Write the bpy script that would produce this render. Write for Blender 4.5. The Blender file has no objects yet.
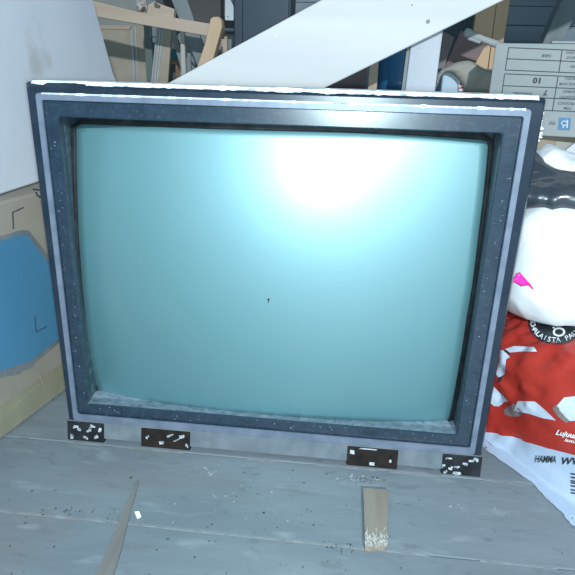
import bpy, bmesh, math, random
from mathutils import Vector, Matrix, noise
from mathutils.bvhtree import BVHTree

random.seed(7)
S = bpy.context.scene
COL = S.collection

# ------------------------------------------------------------------ camera
CAM = Vector((0.09386, -0.71973, 0.53653))
PITCH, YAW, ROLL, FPX = -0.3535411, -0.0988, 0.0290672, 577.0
cy, sy, cp, sp = math.cos(YAW), math.sin(YAW), math.cos(PITCH), math.sin(PITCH)
FWD = Vector((sy * cp, cy * cp, sp))
r0 = Vector((cy, -sy, 0)); u0 = r0.cross(FWD)
RIGHT = math.cos(ROLL) * r0 + math.sin(ROLL) * u0
UP = -math.sin(ROLL) * r0 + math.cos(ROLL) * u0
cd = bpy.data.cameras.new('camera')
cd.sensor_fit = 'HORIZONTAL'; cd.sensor_width = 36.0; cd.lens = 36.0 * FPX / 575.0
cd.clip_start = 0.02
cam = bpy.data.objects.new('camera', cd); COL.objects.link(cam)
M = Matrix((RIGHT, UP, -FWD)).transposed().to_4x4(); M.translation = CAM
cam.matrix_world = M
S.camera = cam

# ------------------------------------------------------------------ light
S.view_settings.view_transform = 'Standard'
S.view_settings.look = 'None'
S.view_settings.gamma = 1.0
S.view_settings.use_curve_mapping = False
S.view_settings.exposure = 0.0
w = bpy.data.worlds.new('attic_air'); S.world = w; w.use_nodes = True
bg = w.node_tree.nodes['Background']
bg.inputs[0].default_value = (0.40, 0.66, 0.92, 1); bg.inputs[1].default_value = 0.30

def lamp(name, loc, watts, radius, color):
    l = bpy.data.lights.new(name, 'POINT'); l.energy = watts; l.shadow_soft_size = radius; l.color = color
    o = bpy.data.objects.new(name, l); COL.objects.link(o); o.location = loc
    return o
lamp('phone_flash', CAM + RIGHT * 0.004 + UP * -0.004 + FWD * 0.01, 25.0, 0.012, (0.70, 0.92, 1.0))
lamp('hanging_bulb', (0.55, -2.4, 1.42), 330.0, 0.03, (0.88, 0.95, 1.0))

# ------------------------------------------------------------------ helpers
def ray(px, py):
    return FWD + RIGHT * ((px - 287.5) / FPX) - UP * ((py - 287.5) / FPX)
def at(px, py, Y):
    d = ray(px, py); return CAM + d * ((Y - CAM.y) / d.y)
def on_floor(px, py, z=0.0):
    d = ray(px, py); return CAM + d * ((z - CAM.z) / d.z)
def on_plane(px, py, P, n):
    d = ray(px, py); return CAM + d * ((Vector(P) - CAM).dot(n) / d.dot(n))
def xz(px, py, Y):
    p = at(px, py, Y); return (p.x, p.z)

def lin(h):
    h = h.lstrip('#'); out = []
    for i in (0, 2, 4):
        c = int(h[i:i + 2], 16) / 255
        out.append(c / 12.92 if c <= 0.04045 else ((c + 0.055) / 1.055) ** 2.4)
    return tuple(out)

def mat(name, c1, c2=None, scale=8.0, rough=0.6, stretch=(1, 1, 1), bump=0.0, bscale=None, metallic=0.0,
        lo=0.35, hi=0.65, detail=6.0, spec=0.5, coat=0.0):
    m = bpy.data.materials.new(name); m.use_nodes = True
    nt = m.node_tree; N = nt.nodes; L = nt.links
    b = N['Principled BSDF']
    b.inputs['Roughness'].default_value = rough
    b.inputs['Metallic'].default_value = metallic
    b.inputs['Specular IOR Level'].default_value = spec
    b.inputs['Coat Weight'].default_value = coat
    tc = N.new('ShaderNodeTexCoord'); mp = N.new('ShaderNodeMapping')
    mp.inputs['Scale'].default_value = stretch
    L.new(tc.outputs['Object'], mp.inputs['Vector'])
    nz = N.new('ShaderNodeTexNoise'); nz.inputs['Scale'].default_value = scale; nz.inputs['Detail'].default_value = detail
    L.new(mp.outputs['Vector'], nz.inputs['Vector'])
    cr = N.new('ShaderNodeValToRGB')
    cr.color_ramp.elements[0].position = lo; cr.color_ramp.elements[1].position = hi
    cr.color_ramp.elements[0].color = (*c1, 1); cr.color_ramp.elements[1].color = (*(c2 or c1), 1)
    L.new(nz.outputs['Fac'], cr.inputs['Fac'])
    L.new(cr.outputs['Color'], b.inputs['Base Color'])
    if bump:
        n2 = N.new('ShaderNodeTexNoise'); n2.inputs['Scale'].default_value = bscale or scale * 4; n2.inputs['Detail'].default_value = 8
        L.new(mp.outputs['Vector'], n2.inputs['Vector'])
        bp = N.new('ShaderNodeBump'); bp.inputs['Strength'].default_value = bump; bp.inputs['Distance'].default_value = 0.004
        L.new(n2.outputs['Fac'], bp.inputs['Height']); L.new(bp.outputs['Normal'], b.inputs['Normal'])
    m['out'] = 1
    return m

def wood(name, c1, c2, along='z', scale=14.0, rough=0.65):
    st = {'x': (0.08, 1, 1), 'y': (1, 0.08, 1), 'z': (1, 1, 0.08)}[along]
    return mat(name, c1, c2, scale=scale, rough=rough, stretch=st, bump=0.25, bscale=scale * 3)

def over(m, color, scale, lo, hi, stretch=(1, 1, 1), fac=1.0, detail=8.0):
    """mix a second stain colour over the base colour of m by a noise mask"""
    nt = m.node_tree; N = nt.nodes; L = nt.links; b = N['Principled BSDF']
    old = b.inputs['Base Color'].links[0].from_socket
    tc = N.new('ShaderNodeTexCoord'); mp = N.new('ShaderNodeMapping'); mp.inputs['Scale'].default_value = stretch
    mp.inputs['Location'].default_value = (3.1, 1.7, 5.3)
    L.new(tc.outputs['Object'], mp.inputs['Vector'])
    nz = N.new('ShaderNodeTexNoise'); nz.inputs['Scale'].default_value = scale; nz.inputs['Detail'].default_value = detail
    L.new(mp.outputs['Vector'], nz.inputs['Vector'])
    mr = N.new('ShaderNodeMapRange'); mr.inputs['From Min'].default_value = lo; mr.inputs['From Max'].default_value = hi
    mr.inputs['To Max'].default_value = fac
    L.new(nz.outputs['Fac'], mr.inputs['Value'])
    mx = N.new('ShaderNodeMix'); mx.data_type = 'RGBA'
    L.new(mr.outputs['Result'], mx.inputs['Factor']); L.new(old, mx.inputs['A']); mx.inputs['B'].default_value = (*color, 1)
    L.new(mx.outputs['Result'], b.inputs['Base Color'])
    return m

def obj(name, bm, m, parent=None, smooth=False, bevel=0.0, label=None, mats=None):
    bmesh.ops.recalc_face_normals(bm, faces=bm.faces)
    me = bpy.data.meshes.new(name); bm.to_mesh(me); bm.free()
    o = bpy.data.objects.new(name, me); COL.objects.link(o)
    for k in (mats or [m]): me.materials.append(k)
    if smooth:
        for p in me.polygons: p.use_smooth = True
    if bevel:
        b = o.modifiers.new('bevel', 'BEVEL'); b.width = bevel; b.segments = 2; b.limit_method = 'ANGLE'; b.angle_limit = 0.7
    if parent: o.parent = parent
    if label: o['label'] = label
    return o
def tag(o, label, cat, group=None, kind=None):
    o['label'] = label; o['category'] = cat
    if group: o['group'] = group
    if kind: o['kind'] = kind
    return o
def empty(name, loc, label, cat, group=None):
    o = bpy.data.objects.new(name, None); COL.objects.link(o); o.location = loc; o.empty_display_size = 0.05
    return tag(o, label, cat, group)
def par(child, root):
    child.parent = root; child.matrix_parent_inverse = Matrix.Translation(-root.location)
    return child
def struct(o):
    o['kind'] = 'structure'; return o

def box(bm, lo, hi, rot=None, cen=None):
    vs = [bm.verts.new((x, y, z)) for z in (lo[2], hi[2]) for y in (lo[1], hi[1]) for x in (lo[0], hi[0])]
    for f in ((0, 1, 3, 2), (4, 5, 7, 6), (0, 1, 5, 4), (2, 3, 7, 6), (0, 2, 6, 4), (1, 3, 7, 5)):
        bm.faces.new([vs[i] for i in f])
    if rot: bmesh.ops.rotate(bm, verts=vs, cent=cen or vs[0].co, matrix=rot)
    return vs
def prism(bm, pts3, vec):
    a = [bm.verts.new(p) for p in pts3]; b = [bm.verts.new(Vector(p) + Vector(vec)) for p in pts3]
    bm.faces.new(a); bm.faces.new(b[::-1]); n = len(a)
    for i in range(n): bm.faces.new((a[i], a[(i + 1) % n], b[(i + 1) % n], b[i]))
    return a + b
def slab(bm, xzpts, Y, thick):
    return prism(bm, [(x, Y, z) for x, z in xzpts], (0, thick, 0))
def tube(bm, path, r, n=8):
    path = [Vector(p) for p in path]; rings = []
    for i, p in enumerate(path):
        t = (path[min(i + 1, len(path) - 1)] - path[max(i - 1, 0)]).normalized()
        a = t.cross(Vector((0, 0, 1)) if abs(t.z) < 0.9 else Vector((1, 0, 0))).normalized(); b = t.cross(a)
        rr = r[i] if isinstance(r, (list, tuple)) else r
        rings.append([bm.verts.new(p + (a * math.cos(k * 2 * math.pi / n) + b * math.sin(k * 2 * math.pi / n)) * rr) for k in range(n)])
    for A, B in zip(rings, rings[1:]):
        for k in range(n): bm.faces.new((A[k], A[(k + 1) % n], B[(k + 1) % n], B[k]))
    bm.faces.new(rings[0]); bm.faces.new(rings[-1][::-1])
def bridge(bm, A, B):
    n = len(A)
    for i in range(n): bm.faces.new((A[i], A[(i + 1) % n], B[(i + 1) % n], B[i]))
def ringv(bm, pts): return [bm.verts.new(p) for p in pts]

def text_bm(s, size, shear=0.0, bold=0.0):
    c = bpy.data.curves.new('lettering', 'FONT'); c.body = s; c.size = size; c.shear = shear; c.offset = bold
    c.align_x = 'CENTER'; c.align_y = 'CENTER'; c.resolution_u = 2
    o = bpy.data.objects.new('lettering', c); COL.objects.link(o)
    dg = bpy.context.evaluated_depsgraph_get(); dg.update()
    me = bpy.data.meshes.new_from_object(o.evaluated_get(dg))
    bm = bmesh.new(); bm.from_mesh(me)
    bpy.data.objects.remove(o); bpy.data.meshes.remove(me); bpy.data.curves.remove(c)
    return bm

def pillow(cen, axes, rad, ex=2.6, ez=2.6, nu=110, nv=70, amp=0.012, freq=9.0, seed=0, floor=None, ridged=True, dent=None):
    """closed, crumpled bag: superellipsoid pushed about by fractal noise"""
    bm = bmesh.new(); cen = Vector(cen); A = [Vector(a).normalized() for a in axes]
    def sgp(x, p): return math.copysign(abs(x) ** p, x)
    rows = []
    for j in range(1, nv):
        ph = -math.pi / 2 + math.pi * j / nv; row = []
        for i in range(nu):
            th = 2 * math.pi * i / nu
            cx, cyy, cz = sgp(math.cos(ph), 2 / ez), 0, sgp(math.sin(ph), 2 / ez)
            q = Vector((cx * sgp(math.cos(th), 2 / ex) * rad[0], cx * sgp(math.sin(th), 2 / ex) * rad[1], cz * rad[2]))
            nrm = Vector((q.x / rad[0] ** 2, q.y / rad[1] ** 2, q.z / rad[2] ** 2)).normalized()
            p = cen + A[0] * q.x + A[1] * q.y + A[2] * q.z
            s = p * freq + Vector((seed * 3.7, seed * 1.3, seed))
            wv = noise.noise(s * 0.5) * 1.2
            if ridged: wv += 0.55 * (1 - 2 * abs(noise.noise(s * 1.3 + Vector((wv, 2, 1))))) + 0.25 * (1 - 2 * abs(noise.noise(s * 3.1)))
            else: wv += noise.noise(s * 1.7) * 0.6 + noise.noise(s * 4) * 0.2
            p += (A[0] * nrm.x + A[1] * nrm.y + A[2] * nrm.z) * (wv * amp)
            if dent: p = dent(p)
            if floor is not None and p.z < floor: p.z = floor + 0.0005 * (p.z - floor)
            row.append(bm.verts.new(p))
        rows.append(row)
    for a, b in zip(rows, rows[1:]): bridge(bm, a, b)
    for row in (rows[0], rows[-1]):
        c = sum((v.co for v in row), Vector()) / len(row); prev = row
        for t in (.8, .6, .4, .2):
            nx = [bm.verts.new(c.lerp(v.co, t)) for v in row]; bridge(bm, prev, nx); prev = nx
        cv = bm.verts.new(c)
        for i in range(len(prev)): bm.faces.new((prev[i], prev[(i + 1) % len(prev)], cv))
    return bm

def settle(bm, supports, lift=.0015):
    """let a soft bag sag onto what lies under it"""
    for v in bm.verts:
        for t in supports:
            h = t.ray_cast(Vector((v.co.x, v.co.y, 2.0)), Vector((0, 0, -1)))[0]
            if h is not None and h.z + lift > v.co.z: v.co.z = h.z + lift
    return BVHTree.FromBMesh(bm)
def inside(p, poly):
    c = False; n = len(poly)
    for i in range(n):
        x1, y1 = poly[i]; x2, y2 = poly[i - 1]
        if (y1 > p[1]) != (y2 > p[1]) and p[0] < (x2 - x1) * (p[1] - y1) / (y2 - y1) + x1: c = not c
    return c
def edist(p, poly):
    d = 1e9; n = len(poly)
    for i in range(n):
        a = Vector(poly[i - 1]); b = Vector(poly[i]); q = Vector(p); ab = b - a
        t = max(0, min(1, (q - a).dot(ab) / max(ab.length_squared, 1e-9))); d = min(d, (q - a - ab * t).length)
    return d
def fine(poly, step):
    bm = bmesh.new(); vs = [bm.verts.new((x, y, 0)) for x, y in poly]; bm.faces.new(vs)
    bmesh.ops.triangulate(bm, faces=bm.faces)
    for _ in range(7):
        es = [e for e in bm.edges if e.calc_length() > step]
        if not es: break
        bmesh.ops.subdivide_edges(bm, edges=es, cuts=1)
        bmesh.ops.triangulate(bm, faces=[f for f in bm.faces if len(f.verts) > 3])
    return bm
def puff(poly, Y, depth, step=0.006, soft=0.03, lump=0.006, seed=0):
    """soft closed body whose outline is a polygon in x,z at plane Y"""
    src = fine(poly, step); src.verts.ensure_lookup_table(); src.faces.ensure_lookup_table()
    bm = bmesh.new(); fr, bk = [], []
    for v in src.verts:
        d = edist((v.co.x, v.co.y), poly)
        k = math.sqrt(max(0, 1 - (1 - min(1, d / soft)) ** 2))
        n = noise.noise(Vector((v.co.x * 25, v.co.y * 25, seed))) + 0.5 * noise.noise(Vector((v.co.x * 60, v.co.y * 60, seed + 4)))
        fr.append(bm.verts.new((v.co.x, Y - k * (depth / 2 + n * lump), v.co.y)))
        bk.append(bm.verts.new((v.co.x, Y + 0.001 + k * depth / 2, v.co.y)))
    for f in src.faces:
        ids = [v.index for v in f.verts]
        bm.faces.new([fr[i] for i in ids]); bm.faces.new([bk[i] for i in ids[::-1]])
    for e in src.edges:
        if len(e.link_faces) == 1:
            a, b = e.verts[0].index, e.verts[1].index
            try: bm.faces.new((fr[a], fr[b], bk[b], bk[a]))
            except ValueError: pass
    src.free()
    return bm

# colours -------------------------------------------------------------------
PLAST = over(mat('black_plastic', (0.010, 0.020, 0.034), (0.016, 0.028, 0.044), 30, 0.30, spec=0.5), (0.12, 0.15, 0.19), 160, 0.64, 0.82, fac=0.5)
PLASTD = over(mat('dusty_black_plastic', (0.010, 0.024, 0.042), (0.016, 0.034, 0.056), 60, 0.27, spec=1.0), (0.10, 0.13, 0.17), 200, 0.56, 0.85, fac=0.4)
FUNNEL = over(mat('grey_black_funnel', (0.040, 0.066, 0.088), (0.060, 0.092, 0.115), 20, 0.45, stretch=(1, 1, 0.2), spec=0.4), (0.22, 0.26, 0.29), 90, 0.52, 0.8, fac=0.6)
LEDGE = over(mat('dust_layer_on_ledge', (0.15, 0.20, 0.24), (0.24, 0.30, 0.35), 70, 0.9, spec=0.1), (0.05, 0.07, 0.09), 130, 0.56, 0.72, fac=0.8)
SILVER = over(mat('silver_trim', (0.125, 0.16, 0.22), (0.18, 0.215, 0.28), 40, 0.40, metallic=0.2), (0.2, 0.24, 0.28), 90, 0.6, 0.8, fac=0.5)
LIP = over(mat('grey_dusty_lip', (0.108, 0.136, 0.157), (0.15, 0.18, 0.203), 40, 0.85, spec=0.1), (0.12, 0.15, 0.17), 70, 0.60, 0.75, fac=0.6)
DUST = over(mat('white_dust', (0.62, 0.70, 0.74), (0.80, 0.86, 0.88), 90, 0.95, spec=0.05), (0.16, 0.20, 0.24), 45, 0.60, 0.72, fac=0.9)
BLACK = mat('black_bracket', (0.008, 0.010, 0.012), (0.02, 0.022, 0.026), 60, 0.6, spec=0.2)
BROWNBLK = mat('rusty_black', (0.010, 0.010, 0.010), (0.024, 0.017, 0.014), 70, 0.8, spec=0.15)
FLAKE = mat('white_flake', (0.6, 0.66, 0.68), (0.78, 0.82, 0.84), 90, 0.8)
SPECK = mat('grey_speck', (0.3, 0.36, 0.4), None, 90, 0.8)
PEEL = mat('peeling_paint', (0.20, 0.24, 0.27), (0.5, 0.55, 0.58), 160, 0.8)
GLASS = mat('screen_glass', (0.050, 0.145, 0.158), (0.056, 0.155, 0.168), 6, 0.60, spec=1.0, coat=0.6)
def bloom_gloss(m):
    """old glass: wide soft gloss mixed in to imitate the bloom around the flash reflection"""
    nt = m.node_tree; N = nt.nodes; L = nt.links; b = N['Principled BSDF']
    b.inputs['Coat Roughness'].default_value = 0.3; b.inputs['Specular Tint'].default_value = (0.6, 0.95, 1.0, 1)  # cyan tint imitates the clipped colour of the flash glare
    out = N['Material Output']; prev = b.outputs[0]
    for rough, fac, col in ((0.56, 0.22, (0.55, 0.92, 1.0)), (0.36, 0.085, (0.9, 1.0, 1.0))):
        g = N.new('ShaderNodeBsdfAnisotropic'); g.inputs['Roughness'].default_value = rough; g.inputs['Color'].default_value = (*col, 1)
        mx = N.new('ShaderNodeMixShader'); mx.inputs[0].default_value = fac
        L.new(prev, mx.inputs[1]); L.new(g.outputs[0], mx.inputs[2]); prev = mx.outputs[0]
    L.new(prev, out.inputs['Surface'])
bloom_gloss(GLASS)

# ------------------------------------------------------------------ setting
def make_floor():
    m = mat('painted_floorboards', (0.150, 0.180, 0.203), (0.200, 0.233, 0.256), 9, 0.62, stretch=(0.35, 1, 1), bump=0.22, bscale=60, spec=0.35)
    over(m, (0.165, 0.158, 0.150), 4.5, 0.50, 0.66, stretch=(0.5, 1.3, 1), fac=0.7)
    over(m, (0.15, 0.17, 0.185), 16, 0.58, 0.66, stretch=(0.35, 1.5, 1), fac=0.55)
    over(m, (0.42, 0.47, 0.50), 26, 0.60, 0.74, stretch=(0.5, 1.4, 1), fac=0.25)
    over(m, (0.09, 0.10, 0.11), 55, 0.60, 0.72, stretch=(0.6, 1.2, 1), fac=0.35)
    over(m, (0.10, 0.11, 0.115), 110, 0.72, 0.78, fac=0.7)
    bm = bmesh.new(); y = -0.164 - 0.152 * 9
    rng = random.Random(3)
    while y < 2.2:
        dz = rng.uniform(-0.0006, 0.0)
        if abs(y + 0.164) < 0.2 or abs(y + 0.012) < 0.05: dz = 0
        box(bm, (-2.4, y + 0.0009, -0.022 + dz), (2.4, y + 0.152 - 0.0009, dz))
        y += 0.152
    o = struct(obj('floor', bm, m, bevel=0.0012))
    # paint ridge left along the seams
    for k, yy in enumerate((-0.012, -0.164)):
        b = bmesh.new(); x = -0.46
        while x < 0.48:
            l = rng.uniform(0.01, 0.06)
            if rng.random() < 0.75:
                box(b, (x, yy - 0.0016 - rng.uniform(0, .0012), -0.0005), (x + l, yy - 0.0002, 0.0005))
            x += l
        p = obj('seam_paint', b, SEAM, o)
    return o
SEAM = mat('flaking_seam_paint', (0.27, 0.29, 0.30), (0.17, 0.18, 0.18), 60, 0.8)
make_floor()

def make_back_wall():
    m = wood('weathered_boards', (0.20, 0.26, 0.30), (0.31, 0.375, 0.41), 'x', 10)
    bm = bmesh.new(); z = 0.0; rng = random.Random(5)
    while z < 1.9:
        h = 0.058 + rng.uniform(-0.012, 0.012)
        box(bm, (-2.4, 1.55 + rng.uniform(0, 0.012), z + 0.002), (2.4, 1.59, z + h)); z += h
    box(bm, (-2.4, 1.585, 0), (2.4, 1.60, 1.9))
    return struct(obj('wall_back', bm, m, bevel=0.002))
make_back_wall()

# ------------------------------------------------------------------ television
def make_tv():
    W, H = 0.62, 0.5193
    root = empty('television', (0, 0, 0), 'old CRT television with black bezel, silver trim line and teal glass on the floor', 'television')
    def loop(l, r, b, t, y, rad=0.004, n=6, seg=12, flare=0.0):
        pts = []
        x0, x1, z0, z1 = -W / 2 + l, W / 2 - r, b, H - t
        cs = [((x0 + rad, z0 + rad), math.pi), ((x1 - rad, z0 + rad), 1.5 * math.pi), ((x1 - rad, z1 - rad), 0), ((x0 + rad, z1 - rad), 0.5 * math.pi)]
        for i, ((cx, cz), a0) in enumerate(cs):
            for k in range(n + 1):
                a = a0 + k / n * math.pi / 2
                pts.append(Vector((cx + rad * math.cos(a), y, cz + rad * math.sin(a))))
            q = cs[(i + 1) % 4]; a1 = q[1]
            p0 = pts[-1]; p1 = Vector((q[0][0] + rad * math.cos(a1), y, q[0][1] + rad * math.sin(a1)))
            for k in range(1, seg): pts.append(p0.lerp(p1, k / seg))
        for p in pts: p.x += math.copysign(flare * max(0, p.z - .03) / .49, p.x)
        return pts
    B = 0.006
    outer = bmesh.new()
    rs = [loop(0.012, 0.012, B + .004, 0.004, 0.100, 0.006, flare=.004), loop(0, 0, B, 0, 0.094, 0.004, flare=.004), loop(0, 0, B, 0, 0.0055, 0.004, flare=.004),
          loop(0.0030, 0.0030, B, 0.0055, 0.0, 0.004, flare=.0036), loop(0.0098, 0.0112, 0.032, 0.0125, 0.0, 0.004)]
    rv = [ringv(outer, r) for r in rs]
    for a, b in zip(rv, rv[1:]): bridge(outer, a, b)
    obj('outer_frame', outer, PLAST, root)
    sil = bmesh.new()
    rs = [loop(0.0098, 0.0112, 0.032, 0.0125, 0.0, 0.004), loop(0.0102, 0.0116, 0.0325, 0.0130, -0.0012, 0.004),
          loop(0.0168, 0.0186, 0.0425, 0.0206, -0.0012, 0.003), loop(0.0174, 0.0192, 0.0431, 0.0212, 0.0008, 0.003)]
    rv = [ringv(sil, r) for r in rs]
    for a, b in zip(rv, rv[1:]): bridge(sil, a, b)
    obj('silver_trim', sil, SILVER, root, label='thin silver line around the bezel')
    inner = bmesh.new()
    op = loop(0.0335, 0.0385, 0.0600, 0.0415, 0.006, 0.003)
    rs = [loop(0.0174, 0.0192, 0.0431, 0.0212, 0.0008, 0.003), loop(0.0180, 0.0198, 0.0438, 0.0218, 0.0042, 0.003), loop(0.0320, 0.0370, 0.0590, 0.0400, 0.0042, 0.003), op]
    rv = [ringv(inner, r) for r in rs]
    for a, b in zip(rv, rv[1:]): bridge(inner, a, b)
    obj('inner_frame', inner, PLASTD, root)
    # glass: part of a sphere
    R = 1.25; C = Vector((0.0, 0.004 + R, 0.262))
    def on_glass(px, py, off=0.0):
        d = ray(px, py).normalized(); oc = CAM - C; b = oc.dot(d); c = oc.length_squared - (R + off) ** 2
        return CAM + d * (-b - math.sqrt(b * b - c))
    edge_px = [(76.5, 127), (76.5, 152), (77.2, 190), (78.3, 225), (80.5, 260), (83, 292), (86.5, 325), (91, 358), (95.5, 382), (98.5, 391), (103, 394.5), (112, 396.5), (140, 400.7), (180, 406.3), (238, 413), (300, 417.6), (342, 420), (390, 421.5), (436, 422.2), (446, 421.7), (450, 418),
               (452, 408), (459.7, 362), (467, 314), (472.3, 286), (478.5, 232), (482.2, 205), (486, 172), (488, 145), (487, 141.8), (483.5, 140.6), (450, 138.3), (412, 135.8), (360, 133.6), (310, 132.2), (260, 131), (212, 129.5), (164, 127.7), (120, 126), (82, 124.6), (78, 125)]
    # arrange the edge as a loop that matches the opening: sample by angle around the middle
    mid = Vector((282, 275))
    E = [on_glass(*p) for p in edge_px]
    def resample(poly, n):
        L = [0.0]
        for i in range(len(poly)): L.append(L[-1] + (poly[(i + 1) % len(poly)] - poly[i]).length)
        out = []
        for k in range(n):
            s = L[-1] * k / n; i = max(j for j in range(len(poly)) if L[j] <= s)
            t = (s - L[i]) / max(L[i + 1] - L[i], 1e-9); out.append(poly[i].lerp(poly[(i + 1) % len(poly)], t))
        return out
    E = resample(E, 240)
    cE = sum(E, Vector()) / len(E)
    g = bmesh.new(); ctr = Vector((0.0, 0, 0.262)); ctr.y = C.y - math.sqrt(R * R - (ctr.x - C.x) ** 2 - (ctr.z - C.z) ** 2)
    rings = []
    for k in range(1, 25):
        t = k / 24; ring = []
        for e in E:
            x = ctr.x + (e.x - ctr.x) * t; z = ctr.z + (e.z - ctr.z) * t
            ring.append(g.verts.new((x, C.y - math.sqrt(R * R - (x - C.x) ** 2 - (z - C.z) ** 2), z)))
        rings.append(ring)
    c0 = g.verts.new(ctr)
    for i in range(len(E)): g.faces.new((c0, rings[0][i], rings[0][(i + 1) % len(E)]))
    for a, b in zip(rings, rings[1:]): bridge(g, a, b)
    last = ringv(g, [Vector((ctr.x + (e.x - ctr.x) * 1.012, e.y + 0.012, ctr.z + (e.z - ctr.z) * 1.012)) for e in E]); bridge(g, rings[-1], last)
    obj('screen', g, GLASS, root, smooth=True, label='bulging teal grey picture tube glass')
    # funnel between opening and glass, dark gasket in between
    def opening_at(e):
        x0, x1, z0, z1 = -W / 2 + 0.0335, W / 2 - 0.0385, 0.0600, H - 0.0415
        return x0, x1, z0, z1
    x0, x1, z0, z1 = opening_at(None)
    gx = [abs(e.x - ctr.x) for e in E]
    hw = max(e.x for e in E); lw = min(e.x for e in E); hz = max(e.z for e in E); lz = min(e.z for e in E)
    fun = bmesh.new(); sides = {}
    dd = 0.034
    # four sloped walls of the funnel
    qa = [Vector((x0, 0.006, z0)), Vector((x1, 0.006, z0)), Vector((x1, 0.006, z1)), Vector((x0, 0.006, z1))]
    i_l, i_r, i_b, i_t = -0.0080, -0.0030, -0.0065, 0.0020
    qb = [Vector((x0 + i_l, dd, z0 + i_b)), Vector((x1 - i_r, dd, z0 + i_b)), Vector((x1 - i_r, dd, z1 - i_t)), Vector((x0 + i_l, dd, z1 - i_t))]
    for nm, (i, j), m_ in (('funnel_side', (3, 0), FUNNEL), ('funnel_side', (1, 2), FUNNEL), ('funnel_top', (2, 3), PLAST), ('dusty_ledge', (0, 1), LEDGE)):
        b = bmesh.new(); n = 24
        A = ringv(b, [qa[i].lerp(qa[j], k / n) for k in range(n + 1)]); Bq = ringv(b, [qb[i].lerp(qb[j], k / n) for k in range(n + 1)])
        D = ringv(b, [qb[i].lerp(qb[j], k / n) + Vector((0, 0.03, 0)) for k in range(n + 1)])
        for k in range(n): b.faces.new((A[k], A[k + 1], Bq[k + 1], Bq[k])); b.faces.new((Bq[k], Bq[k + 1], D[k + 1], D[k]))
        obj(nm, b, m_, root, label='ledge below the glass grey with dust' if nm == 'dusty_ledge' else None)
    # gasket: dark band just outside the glass edge
    gk = bmesh.new()
    def out(e, k, dy):
        n_ = Vector(((e.x - ctr.x) / hw ** 2, 0, (e.z - ctr.z) / .2 ** 2)); q = Vector((e.x - ctr.x, 0, e.z - ctr.z)).normalized()
        sx = 1 if abs(e.x - ctr.x) / .26 > abs(e.z - ctr.z) / .2 else 0
        return e + (Vector((math.copysign(k, e.x - ctr.x), 0, 0)) if sx else Vector((0, 0, math.copysign(k, e.z - ctr.z)))) + Vector((0, dy, 0))
    a = ringv(gk, [out(e, -.0004, .0012) for e in E])
    b_ = ringv(gk, [out(e, .0010, -.0012) for e in E])
    c_ = ringv(gk, [out(e, .0034, -.0022) for e in E])
    d_ = ringv(gk, [out(e, .0120, .0040) for e in E])
    bridge(gk, a, b_); bridge(gk, b_, c_); bridge(gk, c_, d_)
    obj('gasket', gk, BLACK, root, smooth=True)
    # lower lip
    lip = bmesh.new()
    prism(lip, [(-W / 2 + .001, -0.0006, 0.0318), (-W / 2 + .001, -0.0052, 0.0068), (-W / 2 + .001, 0.004, 0.0062), (-W / 2 + .001, 0.004, 0.0318)], (W - .002, 0, 0))
    obj('lower_lip', lip, LIP, root, label='grey dusty strip under the silver line')
    # brackets on the lip: x range from pixels, drop below the lip
    rng = random.Random(11)
    for pa, pb, lo, nm, full in ((71, 104, 0.0, 'corner_foot', 1), (141, 190, 0.0, 'bracket', 0), (347, 398, 0.0, 'bracket', 0), (442, 478.5, 0.0, 'corner_foot', 1)):
        yy = 437 + (pa - 69) * 0.0905
        xa = at(pa, yy - 8, -0.004).x; xb = at(pb, yy - 5, -0.004).x
        if pa == 71: xa = -W / 2
        if pb > 470: xb = W / 2
        b = bmesh.new()
        top = 0.0295 if not full else 0.0305
        prof = [(xa, -0.0022, top), (xa, -0.0072, lo), (xa, 0.02, lo), (xa, 0.02, top)]
        prism(b, prof, (xb - xa, 0, 0))
        br = obj(nm, b, BROWNBLK if nm == 'bracket' else BLACK, root, bevel=0.001)
        fl = bmesh.new()
        spots = {141: [(.12, .5, .05, .16), (.42, .30, .12, .2), (.82, .72, .10, .22), (.6, .75, .2, .07), (.75, .55, .16, .06), (.93, .3, .05, .2)],
                 347: [(.10, .72, .12, .26), (.5, .2, .14, .2), (.86, .42, .06, .16), (.4, .95, .5, .06)],
                 71: [(.25, .75, .18, .14), (.33, .6, .16, .12), (.62, .62, .12, .16), (.5, .2, .2, .14), (.8, .3, .12, .2), (.9, .7, .1, .2), (.7, .85, .2, .1), (.12, .2, .1, .3)],
                 442: [(.05, .45, .12, .12), (.22, .30, .14, .12), (.38, .42, .2, .1), (.58, .62, .2, .12), (.72, .78, .16, .12), (.84, .9, .16, .14), (.4, .12, .3, .16), (.16, .82, .22, .08), (.1, .1, .1, .12)]}[pa]
        for fx, fz, w_, h_ in spots:
            for q in range(1 if pa in (347,) else 2):
                ang = 0 if pa == 347 else rng.uniform(-.5, .5)
                cx = xa + (xb - xa) * (fx + (0 if q == 0 else rng.uniform(-.06, .06))); cz = lo + (top - lo) * (fz + (0 if q == 0 else rng.uniform(-.12, .12)))
                hw_, hh = (xb - xa) * w_ / 2 * (.72 if q == 0 else .4), (top - lo) * h_ / 2 * (.8 if q == 0 else .6)
                pts = []
                for sx, sz in ((-1, -1), (1, -1), (1, 1), (-1, 1)):
                    ax, az = sx * hw_ * rng.uniform(.8, 1.1), sz * hh * rng.uniform(.8, 1.1)
                    X = cx + ax * math.cos(ang) - az * math.sin(ang); Z = cz + ax * math.sin(ang) + az * math.cos(ang)
                    X = min(max(X, xa + .0005), xb - .0005); Z = min(max(Z, lo + .0005), top - .0008)
                    Yp = -0.0072 + (Z - lo) / (top - lo) * 0.005 - 0.0006
                    pts.append((X, Yp, Z))
                prism(fl, pts, (0, 0.0008, 0))
        f = obj('peeling_paint', fl, PEEL, br, label='pale flakes and clips stuck on the black bracket'); f['kind'] = 'stuff'
    # dust along the top edge (ragged front edge creeping over the chamfer)
    d = bmesh.new(); n = 220; rws = [[], [], []]
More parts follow.
